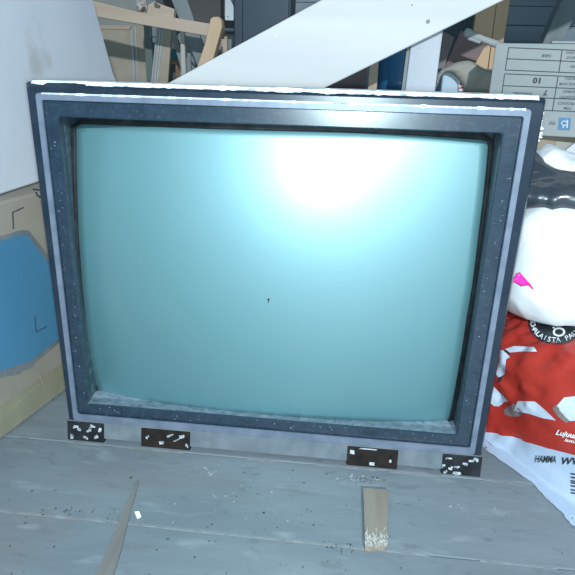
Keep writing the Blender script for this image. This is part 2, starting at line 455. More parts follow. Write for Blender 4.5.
    for k in range(n + 1):
        x = -W / 2 + 0.004 + (W - 0.008) * k / n
        ns = noise.noise(Vector((x * 40, 1.0, 0))) + 0.6 * noise.noise(Vector((x * 150, 5.0, 0)))
        dark = 0.0045 if -0.288 < x < -0.235 else 0.0
        t = min(0.9, max(0.05, 0.52 + 0.30 * ns - (dark * 90)))
        rws[0].append(d.verts.new((x, 0.092, H + 0.0018)))
        rws[1].append(d.verts.new((x, 0.0066, H + 0.0020 + 0.0012 * ns)))
        rws[2].append(d.verts.new((x, 0.0066 - 0.0065 * t - 0.0006, H - 0.0055 * t + 0.0005)))
    for a, b in zip(rws, rws[1:]):
        for k in range(n): d.faces.new((a[k], a[k + 1], b[k + 1], b[k]))
    o = obj('dust_layer', d, DUST, root); o['kind'] = 'stuff'; o['label'] = 'white dust lying along the top edge'
    # ragged dust on the upper edge of the silver line
    d = bmesh.new(); n = 260; a_, b_ = [], []
    for k in range(n + 1):
        x = -0.292 + 0.584 * k / n
        ns = noise.noise(Vector((x * 60, 9.0, 0))) + 0.7 * noise.noise(Vector((x * 190, 2.0, 0)))
        a_.append(d.verts.new((x, -0.0004, H - 0.0122 + max(0, ns) * .0012))); b_.append(d.verts.new((x, -0.0016, H - 0.0138 - max(0, ns + .1) * .0016)))
    for k in range(n): d.faces.new((a_[k], a_[k + 1], b_[k + 1], b_[k]))
    o = obj('dust_layer', d, DUST, root); o['kind'] = 'stuff'
    # specks on bezel and glass
    d = bmesh.new()
    for k in range(90):
        side = rng.random()
        if side < .4: x, z, y = rng.uniform(W / 2 - .052, W / 2 - .022), rng.uniform(.06, .46), 0.0040
        elif side < .65: x, z, y = rng.uniform(-W / 2 + .02, -W / 2 + .032), rng.uniform(.06, .46), 0.0040
        else: x, z, y = rng.uniform(-.27, .27), rng.uniform(.046, .057), 0.0040
        r_ = rng.uniform(.0002, .0005)
        if side < .4 and x < W / 2 - .0335: continue
        box(d, (x - r_, y - .0004, z - r_), (x + r_, y + .0003, z + r_ * 1.5))
    for px, py in ((268, 297), (475, 162), (470, 238), (110, 191), (420, 205), (140, 260), (360, 330), (238, 360), (300, 240), (112, 178)):
        p = on_glass(px, py); r_ = .00045
        box(d, (p.x - r_, p.y - .0006, p.z - r_), (p.x + r_, p.y + .0004, p.z + r_))
    o = obj('dust_specks', d, SPECK, root); o['kind'] = 'stuff'
    d = bmesh.new(); p = on_glass(268.5, 299.5)
    box(d, (p.x - .0014, p.y - .0005, p.z - .0009), (p.x + .0014, p.y + .0004, p.z + .0012)); box(d, (p.x - .0006, p.y - .0005, p.z - .0045), (p.x + .0005, p.y + .0004, p.z - .0009))
    obj('screen_mark', d, BLACK, root, label='small dark speck in the middle of the glass')
    # back housing and tube neck
    hb = bmesh.new()
    rs = [loop(0.012, 0.012, 0.014, 0.008, 0.098, 0.010), loop(0.03, 0.03, 0.016, 0.03, 0.14, 0.012), loop(0.12, 0.12, 0.016, 0.12, 0.26, 0.02), loop(0.17, 0.17, 0.016, 0.18, 0.36, 0.02)]
    rv = [ringv(hb, r) for r in rs]
    for a, b in zip(rv, rv[1:]): bridge(hb, a, b)
    hb.faces.new(rv[-1]); box(hb, (-.300, .080, .02), (.300, .084, .505)); obj('back_housing', hb, PLAST, root)
    sl = bmesh.new()
    for k in range(14): box(sl, (-0.12 + k * .017, 0.3595, 0.12), (-0.112 + k * .017, 0.3625, 0.24))
    obj('vent_slots', sl, BLACK, root)
    ft = bmesh.new(); box(ft, (-.14, .25, 0), (.14, .34, .018)); obj('rear_foot', ft, BLACK, root)
    # small black latch on the left side, torn sticker on the right side
    lt = bmesh.new(); x = -W / 2 - .003
    tube(lt, [(x + .001, .012, .3745), (x - .004, .012, .372), (x - .008, .012, .3745), (x - .009, .012, .379)], 0.0012); tube(lt, [(x + .001, .012, .3815), (x - .013, .012, .3825)], 0.0011)
    obj('side_latch', lt, BLACK, root)
    st = bmesh.new(); z = 0.504
    while z > 0.470:
        h = rng.uniform(.0010, .0042); o_ = rng.uniform(.000, .0045) + (.003 if z < .49 else 0)
        if rng.random() < .82:
            q = [(W / 2 + .0035, .014, z - h * 1.1), (W / 2 + .004 + o_, .012, z - h * rng.uniform(.5, 1.2)), (W / 2 + .0035 + o_ * rng.uniform(.6, 1.1), .013, z - h * rng.uniform(-.1, .4)), (W / 2 + .0035, .014, z)]
            prism(st, q, (0, .008, 0))
        z -= h
    obj('torn_sticker', st, FLAKE, root, label='torn white sticker remains on the side')
make_tv()

# ------------------------------------------------------------------ left: carton and white board
def make_left():
    d = Vector((0.19, 0.982, 0)).normalized(); n = Vector((d.y, -d.x, 0)); P = Vector((-0.41, -0.023, 0))
    CARD = over(mat('beige_cardboard', (0.25, 0.225, 0.185), (0.295, 0.265, 0.22), 9, 0.8, spec=0.15), (0.22, 0.21, 0.17), 5, 0.55, 0.7, fac=0.6)
    TAPE = mat('yellowed_tape', (0.235, 0.23, 0.16), (0.28, 0.27, 0.19), 20, 0.4)
    BLUE = over(mat('blue_print', (0.060, 0.19, 0.31), (0.072, 0.215, 0.34), 6, 0.42), (0.15, 0.36, 0.52), 3, 0.56, 0.66, stretch=(1, 1, 3), fac=0.35)
    DK = mat('dark_ink', (0.035, 0.045, 0.055), None, 5, 0.7)
    GREY = mat('grey_print', (0.13, 0.15, 0.16), (0.17, 0.19, 0.2), 40, 0.7)
    root = empty('cardboard_box', P, 'beige cardboard carton with a blue printed panel, left of the television', 'box')
    b = bmesh.new(); a = P + d * -0.14; e = P + d * 0.53; a.z = 0.001
    e.z = 0.001; prism(b, [a, e, e - n * 0.34, a - n * 0.34], (0, 0, 0.354))
    par(obj('body', b, CARD, bevel=0.004), root)
    def face(px, py, off=0.0009): return on_plane(px, py, P + n * off, n)
    def decal(name, poly, m, off, th=0.0008):
        b = bmesh.new(); prism(b, [face(x, y, off) for x, y in poly], -n * th)
        return par(obj(name, b, m), root)
    decal('print_border', [(-8, 239), (22, 230), (29, 230.5), (56, 266), (62, 340), (34, 364), (32, 368), (22, 371), (20, 374), (-8, 380)], GREY, 0.0011)
    decal('blue_panel', [(-8, 243.5), (22, 234.5), (27, 235), (54, 270), (60, 338), (30, 361), (-8, 374)], BLUE, 0.0016)
    decal('bracket_mark', [(13.2, 229), (12.4, 212), (24, 207), (24, 207.8), (13.2, 212.6), (14, 229)], DK, 0.0013)
    decal('bracket_mark', [(34.6, 316), (36, 332.5), (47, 327), (46.8, 326.3), (36.6, 331.4), (35.3, 316)], DK, 0.0021)
    # tape strip along the lower edge, with a few pressed welts
    lo = [P + d * -0.135 + n * 0.0006, P + d * 0.525 + n * 0.0006]
    b = bmesh.new(); prism(b, [lo[0] + Vector((0, 0, .004)), lo[1] + Vector((0, 0, .004)), lo[1] + Vector((0, 0, .062)), lo[0] + Vector((0, 0, .050))], n * 0.0008)
    par(obj('tape_strip', b, TAPE), root)
    b = bmesh.new()
    for (x0, y0, x1, y1) in ((8, 412, 40, 384), (40, 374, 44, 386)):
        p, q = face(x0, y0, .0018), face(x1, y1, .0018); tube(b, [p, p.lerp(q, .5), q], 0.0007, 6)
    par(obj('crease_welt', b, TAPE), root)
    # white board standing on the carton
    WB = over(mat('white_painted_board', (0.62, 0.66, 0.73), (0.67, 0.71, 0.77), 5, 0.7, spec=0.2), (0.42, 0.39, 0.36), 7, 0.61, 0.72, fac=0.5)
    b = bmesh.new(); z0 = 0.3565
    yz = [(-0.12, z0), (0.565, z0), (0.565, 0.45), (0.560, 0.506), (0.536, 0.532), (0.502, 0.595), (0.464, 0.664), (0.41, 0.75), (0.36, 0.83), (-0.12, 0.86)]
    prism(b, [(-0.4215 + 0.00 * (z - z0) + 0.012 * (y), y, z) for y, z in yz], (-0.016, 0, 0))
    o = obj('white_board', b, WB, bevel=0.003)
    tag(o, 'large stained white board with curved edge standing on the beige carton', 'board')
make_left()

# ------------------------------------------------------------------ floor bits
def make_floor_bits():
    OFF = wood('raw_offcut', (0.21, 0.175, 0.14), (0.28, 0.24, 0.195), 'y', 40); over(OFF, (0.16, 0.14, 0.12), 30, .6, .75, fac=.5)
    b = bmesh.new()
    top = [on_floor(363, 487.5, .009), on_floor(388.5, 489, .009), on_floor(387, 544, .009), on_floor(384, 545.5, .009), on_floor(376, 544, .009), on_floor(371, 546, .009), on_floor(365, 545, .009)]
    prism(b, top, (0, 0, -0.0088))
    root = empty('wood_offcut', (0.155, -0.10, 0), 'short flat raw wood offcut lying on the grey floor in front of the television', 'wood')
    par(obj('body', b, OFF, bevel=0.0006), root)
    b = bmesh.new(); rng = random.Random(2)
    for k in range(70):
        p = on_floor(rng.uniform(365, 387), 545 - abs(rng.gauss(0, 6.5)), .0093); l = rng.uniform(.001, .004); w_ = rng.uniform(.0003, .0008); a = rng.uniform(-.4, .4)
        box(b, (p.x - w_, p.y - l, .0088), (p.x + w_, p.y + l, .0093 + rng.uniform(0, .0012)), Matrix.Rotation(a, 3, 'Z'), p)
    par(obj('frayed_end', b, mat('frayed_fibre', (.30, .29, .26), (.55, .56, .54), 200, .9), label='pale frayed end'), root)['kind'] = 'stuff'
    SPL = wood('splinter_wood', (0.12, 0.115, 0.11), (0.20, 0.19, 0.18), 'y', 40)
    b = bmesh.new()
    L = [(137.5, 480), (131, 496), (124.5, 505), (118, 523), (107, 550), (97, 572), (86, 600)]; Rr = [(138.3, 480.5), (135, 496), (131.5, 507), (127, 525), (121, 550), (114.5, 572), (106, 600)]
    prism(b, [on_floor(*p, .0045) for p in L] + [on_floor(*p, .003) for p in Rr[::-1]], (0, 0, -.0026))
    tag(obj('wood_splinter', b, SPL), 'long thin pointed wood splinter lying on the grey floor', 'splinter')
    b = bmesh.new()
    prism(b, [on_floor(*p, .0025) for p in ((134.5, 511.5), (139, 511), (141, 515.5), (137, 517.5))], (0, 0, -.0023))
    tag(obj('paper_chip', b, mat('bright_chip', (0.85, 0.9, 0.88), None, 5, .7)), 'tiny bright white chip on the floor beside the long splinter', 'chip')
    # dark crumbs and dust heaps: nobody could count them
    b = bmesh.new(); rng = random.Random(9)
    heaps = [(365, 480, 14, 4, 60), (340, 470, 30, 4, 50), (345, 548, 14, 4, 40), (120, 520, 12, 8, 20), (65, 510, 30, 5, 34), (305, 505, 60, 30, 30)]
    pts = [(rng.uniform(-5, 570), rng.uniform(445, 575), 1.0) for _ in range(120)]
    for cx, cy_, sx, sy_, n in heaps: pts += [(rng.gauss(cx, sx * .6), rng.gauss(cy_, sy_ * .6), .8) for _ in range(n)]
    for px, py, s in pts:
        if py < 441 + (px - 69) * .0905 + 8: continue
        if 358 < px < 394 and 484 < py < 552: continue
        p = on_floor(px, py); r_ = abs(rng.gauss(.0002, .0004)) * s + .0002
        box(b, (p.x - r_ * rng.uniform(.6, 1.6), p.y - r_, 0), (p.x + r_ * rng.uniform(.6, 1.6), p.y + r_, r_ * 1.1), Matrix.Rotation(rng.uniform(0, 3), 3, 'Z'), p)
    o = obj('debris', b, mat('dark_crumbs', (0.03, 0.035, 0.04), (0.12, 0.12, 0.12), 40, .9)); tag(o, 'dark crumbs of dirt scattered over the grey floorboards', 'debris', kind='stuff')
    b = bmesh.new()
    for cx, cy_, sx, sy_, n in ((362, 478, 16, 4, 40), (330, 466, 22, 3, 30), (210, 470, 10, 6, 16), (470, 505, 50, 6, 14), (120, 525, 8, 10, 16), (240, 500, 60, 20, 16)):
        for _ in range(n):
            px, py = rng.gauss(cx, sx * .6), rng.gauss(cy_, sy_ * .6)
            if py < 441 + (px - 69) * .0905 + 8 or (358 < px < 394 and 485 < py < 552): continue
            p = on_floor(px, py); r_ = rng.uniform(.0003, .0009)
            box(b, (p.x - r_ * 2, p.y - r_, 0), (p.x + r_ * 2, p.y + r_, r_ * .7), Matrix.Rotation(rng.uniform(0, 3), 3, 'Z'), p)
    o = obj('paint_flakes', b, mat('grey_flakes', (0.12, 0.14, 0.15), (0.42, 0.46, 0.48), 90, .9)); tag(o, 'pale paint flakes and sawdust scattered in front of the television', 'debris', kind='stuff')
make_floor_bits()

# ------------------------------------------------------------------ bags on the right
def plastic(name, c1, c2, rough=0.28, spec=0.5): return mat(name, c1, c2, 12, rough, bump=0.35, bscale=22, spec=spec)
def make_bags():
    RED = plastic('red_plastic', (0.36, 0.030, 0.022), (0.43, 0.042, 0.030))
    def lower_strip(m):
        """the printed pale strip along the lower edge of the bag"""
        nt = m.node_tree; N = nt.nodes; L = nt.links; b = N['Principled BSDF']; old = b.inputs['Base Color'].links[0].from_socket
        tc = N.new('ShaderNodeTexCoord'); dt = N.new('ShaderNodeVectorMath'); dt.operation = 'DOT_PRODUCT'
        L.new(tc.outputs['Object'], dt.inputs[0]); k = 0.36; ex = (.55 / 1.00404, -.84 / 1.00404)
        dt.inputs[1].default_value = (-k * ex[0], -k * ex[1], 1.0)
        nz = N.new('ShaderNodeTexNoise'); nz.inputs['Scale'].default_value = 14; L.new(tc.outputs['Object'], nz.inputs['Vector'])
        ma = N.new('ShaderNodeMath'); ma.operation = 'MULTIPLY_ADD'; L.new(nz.outputs['Fac'], ma.inputs[0]); ma.inputs[1].default_value = -.010; L.new(dt.outputs['Value'], ma.inputs[2])
        off = 0.020 + k * 0.045 - k * (.394 * ex[0] + .05 * ex[1]) - .005
        lt = N.new('ShaderNodeMath'); lt.operation = 'LESS_THAN'; lt.inputs[1].default_value = off; L.new(ma.outputs[0], lt.inputs[0])
        mx = N.new('ShaderNodeMix'); mx.data_type = 'RGBA'; L.new(lt.outputs[0], mx.inputs['Factor']); L.new(old, mx.inputs['A'])
        mx.inputs['B'].default_value = (.42, .51, .64, 1); L.new(mx.outputs['Result'], b.inputs['Base Color'])
    lower_strip(RED)
    WHT = plastic('white_plastic', (0.78, 0.84, 0.86), (0.84, 0.88, 0.90), 0.4)
    PALE = plastic('pale_blue_plastic', (0.46, 0.54, 0.66), (0.52, 0.60, 0.71), 0.35)
    BLK = plastic('black_plastic_film', (0.026, 0.034, 0.046), (0.045, 0.056, 0.07), 0.26, 0.6)
    INK = mat('black_print', (0.02, 0.025, 0.03), None, 5, .35)
    PINK = plastic('pink_plastic', (0.72, 0.02, 0.30), (0.8, 0.03, 0.36), .35)
    GRY = mat('grey_brown_print', (0.16, 0.13, 0.13), (0.22, 0.18, 0.18), 20, .4)
    e1 = Vector((.55, -.84, 0)).normalized(); n = Vector((-.84, -.55, 0)).normalized()
    base = Vector((.394, .05, 0)); cen = base - n * 0.178 + e1 * 0.06 + Vector((0, 0, .045))
    def dent(p):
        # the lower edge of the bag spreads into a flat seam near the camera
        s = (p - base).dot(e1); k = max(0, 1 - p.z / .075)
        if (p - cen).dot(n) > 0: p = p + n * (0.016 * k * k * (1 + 3 * max(0, s)))
        return p
    bm = pillow(cen, (e1, n, (0, 0, 1)), (.37, .180, .165), 3.2, 2.4, 260, 150, .0150, 15, 2, .0015, True, dent)
    bvh = BVHTree.FromBMesh(bm)
    root = empty('fuel_bag', (cen.x, cen.y, 0), 'red and white printed plastic bag with round black badge, lying on the floor', 'bag')
    bmesh.ops.recalc_face_normals(bm, faces=bm.faces)
    for f in bm.faces:
        f.smooth = True
    bd = obj('bag_film', bm, RED); par(bd, root)
    def hit(px, py, off):
        d = ray(px, py).normalized(); h, nn, i, dist = bvh.ray_cast(CAM, d)
        if h is None: return None
        return h - d * off
    def decal(name, bmp, m, off=.0012):
        """lay a flat mesh, drawn in x/y, on the bag's film"""
        bad = []
        for v in bmp.verts:
            h = hit(v.co.x, v.co.y, off)
            if h is None: bad.append(v)
            else: v.co = h
        bmesh.ops.delete(bmp, geom=bad, context='VERTS')
        return par(obj(name, bmp, m, smooth=True), root)
    def patch(name, poly, m, off=.0012): return decal(name, fine(poly, 3.0), m, off)
    def letters(name, s, cx, cy_, size, ang, m, off=.002, shear=0, bold=0, sx=1.0):
        t = text_bm(s, size, shear, bold); ca, sa = math.cos(ang), math.sin(ang)
        bmesh.ops.triangulate(t, faces=t.faces)
        for v in t.verts:
            x, y = v.co.x * sx, -v.co.y
            v.co = Vector((cx + x * ca - y * sa, cy_ + x * sa + y * ca, 0))
        return t
    # round badge and its arc of lettering
    circ = [(556 + 28 * math.cos(k * math.pi / 24), 322 + 22.5 * math.sin(k * math.pi / 24)) for k in range(48)]
    patch('badge', circ, INK, .0012)
    word = 'SUOMALAISTA PALVELUA'; t_all = bmesh.new()
    for k, ch in enumerate(word):
        if ch == ' ': continue
        a = math.radians(196 - k / (len(word) - 1) * 212)
        x, y = 556 + 23.5 * math.cos(a), 322 + 18.2 * math.sin(a)
        t = letters('', ch, x, y, 7.2, a - math.pi / 2, WHT, bold=.08)
        me = bpy.data.meshes.new('t'); t.to_mesh(me); t.free(); t_all.from_mesh(me); bpy.data.meshes.remove(me)
    decal('badge_lettering', t_all, WHT, .0024)
    key = bmesh.new()
    o_ = [(559 + 6.2 * math.cos(k * math.pi / 10), 332 + 4.6 * math.sin(k * math.pi / 10)) for k in range(20)]
    i_ = [(559 + 4.3 * math.cos(k * math.pi / 10), 332 + 2.9 * math.sin(k * math.pi / 10)) for k in range(20)]
    bridge(key, ringv(key, [(x, y, 0) for x, y in o_]), ringv(key, [(x, y, 0) for x, y in i_]))
    key.faces.new(ringv(key, [(554.5, 329.5, 0), (556, 328.5, 0), (549, 322, 0), (547.5, 323, 0)]))
    decal('key_emblem', key, WHT, .0024)
    patch('white_print', [(505, 349), (514, 346), (534, 347), (537, 351.5), (520, 351.5), (510, 352.5)], PALE)
    patch('dark_print', [(505, 349.5), (510, 353), (509.5, 355), (503, 351)], INK)
    patch('white_print', [(500, 350), (504, 350.5), (510, 357), (506, 359.5), (504.5, 374), (499, 378), (496, 374), (499, 360)], PALE)
    patch('dark_print', [(498, 377.5), (503.5, 375), (501, 381), (497, 383)], INK)
    patch('white_print', [(490, 384), (494, 387), (508, 401), (503, 402.5), (501, 400), (498, 404), (500, 406.5), (494, 406), (489, 402)], PALE)
    patch('dark_print', [(503, 411), (508, 406), (514, 403.5), (516, 411), (523, 413.5), (519, 416.5), (511, 416.5), (505, 414.5)], GRY)
    patch('white_print', [(517.5, 401), (535, 401.5), (545, 410), (556, 420.5), (542, 418), (528, 413.5), (514, 411)], PALE)
    patch('dark_print', [(552, 408), (557, 404), (561, 412), (570, 421), (566, 423), (557, 416)], GRY)
    patch('white_print', [(557, 405.5), (564, 397.5), (576, 396), (586, 398), (586, 420), (570, 421), (561, 413)], PALE)
    decal('script_lettering', letters('', 'Lujuus', 566, 434.3, 7.2, .20, WHT, bold=.2, shear=.3, sx=1.15), WHT, .002)
    decal('script_lettering', letters('', 'laatua', 571, 441, 4.5, .2, WHT, bold=.05, shear=.3, sx=1.3), WHT, .002)
    decal('strip_lettering', letters('', 'HAMMA', 545, 459.6, 9.5, .03, INK, bold=.25, shear=.3, sx=.62), INK, .002)
    decal('strip_lettering', letters('', 'WV', 568.5, 461.5, 9.5, .03, INK, bold=.3, shear=.3, sx=1.1), INK, .002)
    bars = bmesh.new()
    for k, yy in enumerate((473, 476.5, 480, 482, 485, 489, 492)):
        bars.faces.new(ringv(bars, [(570.5, yy, 0), (580, yy + 1.5, 0), (580, yy + 3, 0), (571.0, yy + 1.6, 0)]))
    decal('barcode', bars, INK, .002)

    # white bag on top
    c2 = Vector((.518, .276, .272))
    bm = pillow(c2, ((1, 0, 0), (0, 1, 0), (0, 0, 1)), (.180, .178, .106), 4.5, 3.8, 170, 110, .008, 8, 5, .188, True)
    t1 = settle(bm, [bvh], .007)
    o = obj('plastic_bag', bm, WHT, smooth=True); tag(o, 'full bright white plastic bag resting on the red printed bag', 'bag')
    # pink ribbon end poking from the white bag
    poly = [xz(*p, .062) for p in ((511, 281), (515, 276.5), (516.5, 273.5), (520, 272.5), (525, 278), (530, 283.5), (533.5, 288.5), (532.5, 289.5), (528, 285.5), (521, 286.5), (516, 283.5))]
    o = obj('pink_ribbon', puff(poly, .062, .004, .004, .004, .0008), PINK, smooth=True); tag(o, 'scrap of bright pink plastic tape on the white bag beside the television', 'tape')
    # second white bag, behind
    bm = pillow((.545, .405, .358), ((1, 0, -.22), (0, 1, 0), (.22, 0, 1)), (.125, .060, .044), 2.2, 2.2, 130, 80, .009, 13, 21, .356, True,
                lambda p: p + Vector((0, 0, .016 * math.exp(-((p.x - .455) / .025) ** 2))) if p.z > .362 else p)
    t2 = settle(bm, [bvh, t1])
    o = obj('plastic_bag', bm, WHT, smooth=True); tag(o, 'crumpled white plastic bag behind the black sack', 'bag')
    # black film
    bm = pillow((.475, .232, .376), ((1, .1, 0), (-.1, 1, 0), (0, 0, 1)), (.145, .088, .026), 2.4, 2.2, 150, 80, .010, 14, 8, None, True,
                lambda p: p + Vector((0, 0, .034 * math.exp(-((p.x - .385) / .024) ** 2 - ((p.y - .27) / .05) ** 2))) if p.z > .38 else p)
    settle(bm, [bvh, t1])
    o = obj('black_sack', bm, BLK, smooth=True); tag(o, 'crumpled shiny black plastic sack lying on top of the bright white bag', 'bag')
make_bags()

# ------------------------------------------------------------------ boxes on the right
def make_boxes():
    Y = .5
    BOX = over(mat('pale_carton', (0.29, 0.32, 0.325), (0.335, 0.36, 0.36), 9, .75, spec=.15), (0.27, 0.27, 0.25), 6, .55, .7, fac=.5)
    BRN = mat('brown_carton', (0.30, 0.26, 0.19), (0.36, 0.31, 0.24), 8, .8, spec=.1)
    INK = mat('grey_ink', (0.04, 0.05, 0.06), None, 5, .7)
    FNT = mat('faint_ink', (0.10, 0.115, 0.125), None, 5, .7)
    LBL = mat('blue_logo', (0.04, 0.17, 0.33), None, 5, .5)
    WH = mat('logo_white', (0.55, 0.58, 0.58), None, 5, .6)
    PATCH = mat('grey_label', (0.34, 0.33, 0.29), (0.40, 0.39, 0.35), 10, .6)
    x0, z0, z1 = .3555, .4385, .605
    ee = Vector((.976, -.218, 0)).normalized(); nn_ = Vector((ee.y, -ee.x, 0)); A0 = Vector((x0, Y, 0)); U = lambda k: Vector((0, 0, k))
    root = empty('cardboard_box', (.53, .53, z0), 'pale carton lying upside down with printed table and blue logo', 'box')
    b = bmesh.new(); prism(b, [A0 + U(z0), A0 + ee * .34 + U(z0), A0 + ee * .34 - nn_ * .13 + U(z0), A0 - nn_ * .13 + U(z0)], U(z1 - .002 - z0)); par(obj('body', b, BOX, bevel=.002), root)
    b = bmesh.new(); f0 = A0 + ee * .0975 + nn_ * .001; f1 = A0 + ee * .34 + nn_ * .001
    prism(b, [f0 + U(z1 - .0015), f1 + U(z1 - .0015), f1 - nn_ * .1 + U(z1 - .0015), f0 - nn_ * .1 + U(z1 - .0015)], U(.004)); par(obj('flap', b, BOX, bevel=.001), root)
    def P(px, py, o=.0004): return on_plane(px, py, A0 + nn_ * o, nn_)
    b = bmesh.new()
    def line(x_0, y_0, x_1, y_1, w_=.0017):
        p, q = P(x_0, y_0), P(x_1, y_1); t = (q - p).normalized(); nn = t.cross(nn_) * w_ / 2
        prism(b, [p + nn, q + nn, q - nn, p - nn], -nn_ * .0006)
    E_ = 600; sl = .052
    def row(x, y): line(x, y, E_, y + (E_ - x) * sl * .8)
    row(508.8, 47.6); row(507, 58.7); row(505.2, 70); row(504.6, 73.8); row(503, 85.6); row(501.5, 96.2); row(500, 108.5)
    line(508.8, 47.6, 505.2, 70); line(504.6, 73.8, 500, 108.5)
    line(562.2, 50, 558.8, 73); line(558.2, 76, 552.2, 111.5)
    par(obj('printed_table', b, INK), root)
    def words(nm, s, px, py, h, m, sx=1.0):
        t = text_bm(s, h, 0, .0006 if m is INK else .0002); p = P(px, py)
        for v in t.verts: v.co = p + nn_ * .0003 - ee * (v.co.x * sx) - U(v.co.y)    # the box stands on its head
        return par(obj(nm, t, m), root)
    words('handwritten_number', '10', 537.5, 80.3, .0135, INK, 1.2)
    words('handwritten_note', 'N08', 546.5, 55.5, .0075, FNT, 1.2)
    words('printed_line', 'TILAUSNUMERO', 522, 93.5, .0055, FNT, .9); words('handwritten_mark', '7', 545.5, 92.6, .012, INK)
    for px, py, s in ((571.5, 52.5, 'KOKO'), (571.5, 57.5, 'MITAT'), (574, 66.5, 'EAN'), (570, 78.5, 'KOLLI'), (568.5, 84, 'PACK NUM'), (569, 91.5, 'JOBNO'), (568, 97, 'QUANTITY'), (566, 103.3, 'PRODUCT'), (567.5, 108.2, 'ITEM')):
        words('column_heading', s, px, py, .0062, FNT)
    b = bmesh.new(); prism(b, [P(*q) for q in ((559, 117.5), (571, 118), (570, 130.5), (557.5, 130))], -nn_ * .0003); lg = par(obj('logo', b, LBL), root)
    b = bmesh.new()
    def ln(pts, w_):
        pts = [P(*q, .0012) for q in pts]
        for p, q in zip(pts, pts[1:]):
            t = (q - p).normalized(); nn = t.cross(nn_) * w_ / 2; prism(b, [p + nn - t * .0004, q + nn + t * .0004, q - nn + t * .0004, p - nn - t * .0004], -nn_ * .0003)
    ln([(567.5, 120), (567, 128)], .0024); ln([(567.3, 122), (563.5, 120.8), (561.5, 122.5), (562.3, 125), (566, 125.2)], .002); ln([(564.5, 125.2), (562.5, 128)], .002)
    par(obj('logo_letter', b, WH), root)
    words('faint_lettering', 'nn', 552, 123.5, .013, FNT, .9)
    # brown carton beneath
    root2 = empty('cardboard_box', (.55, .57, 0), 'brown carton under the upside down printed carton', 'box')
    b = bmesh.new(); box(b, (.36, .503, 0.0005), (.72, .66, .4375)); par(obj('body', b, BRN, bevel=.003), root2)
    b = bmesh.new(); box(b, (.499, .5022, .35), (.64, .5035, .427)); par(obj('paper_label', b, PATCH, label='faded paper label'), root2)
    # pale lilac sheet
    b = bmesh.new()
    prism(b, [at(553, 160, .484), at(575, 143, .484), at(600, 124, .484), at(612, 190, .484), at(566, 176, .484)], (0.0, .003, 0))
    o = obj('paper_sheet', b, mat('lilac_white_paper', (.56, .57, .64), (.62, .62, .68), 6, .7)); tag(o, 'pale lilac paper sheet tilted against the brown carton', 'paper')
make_boxes()

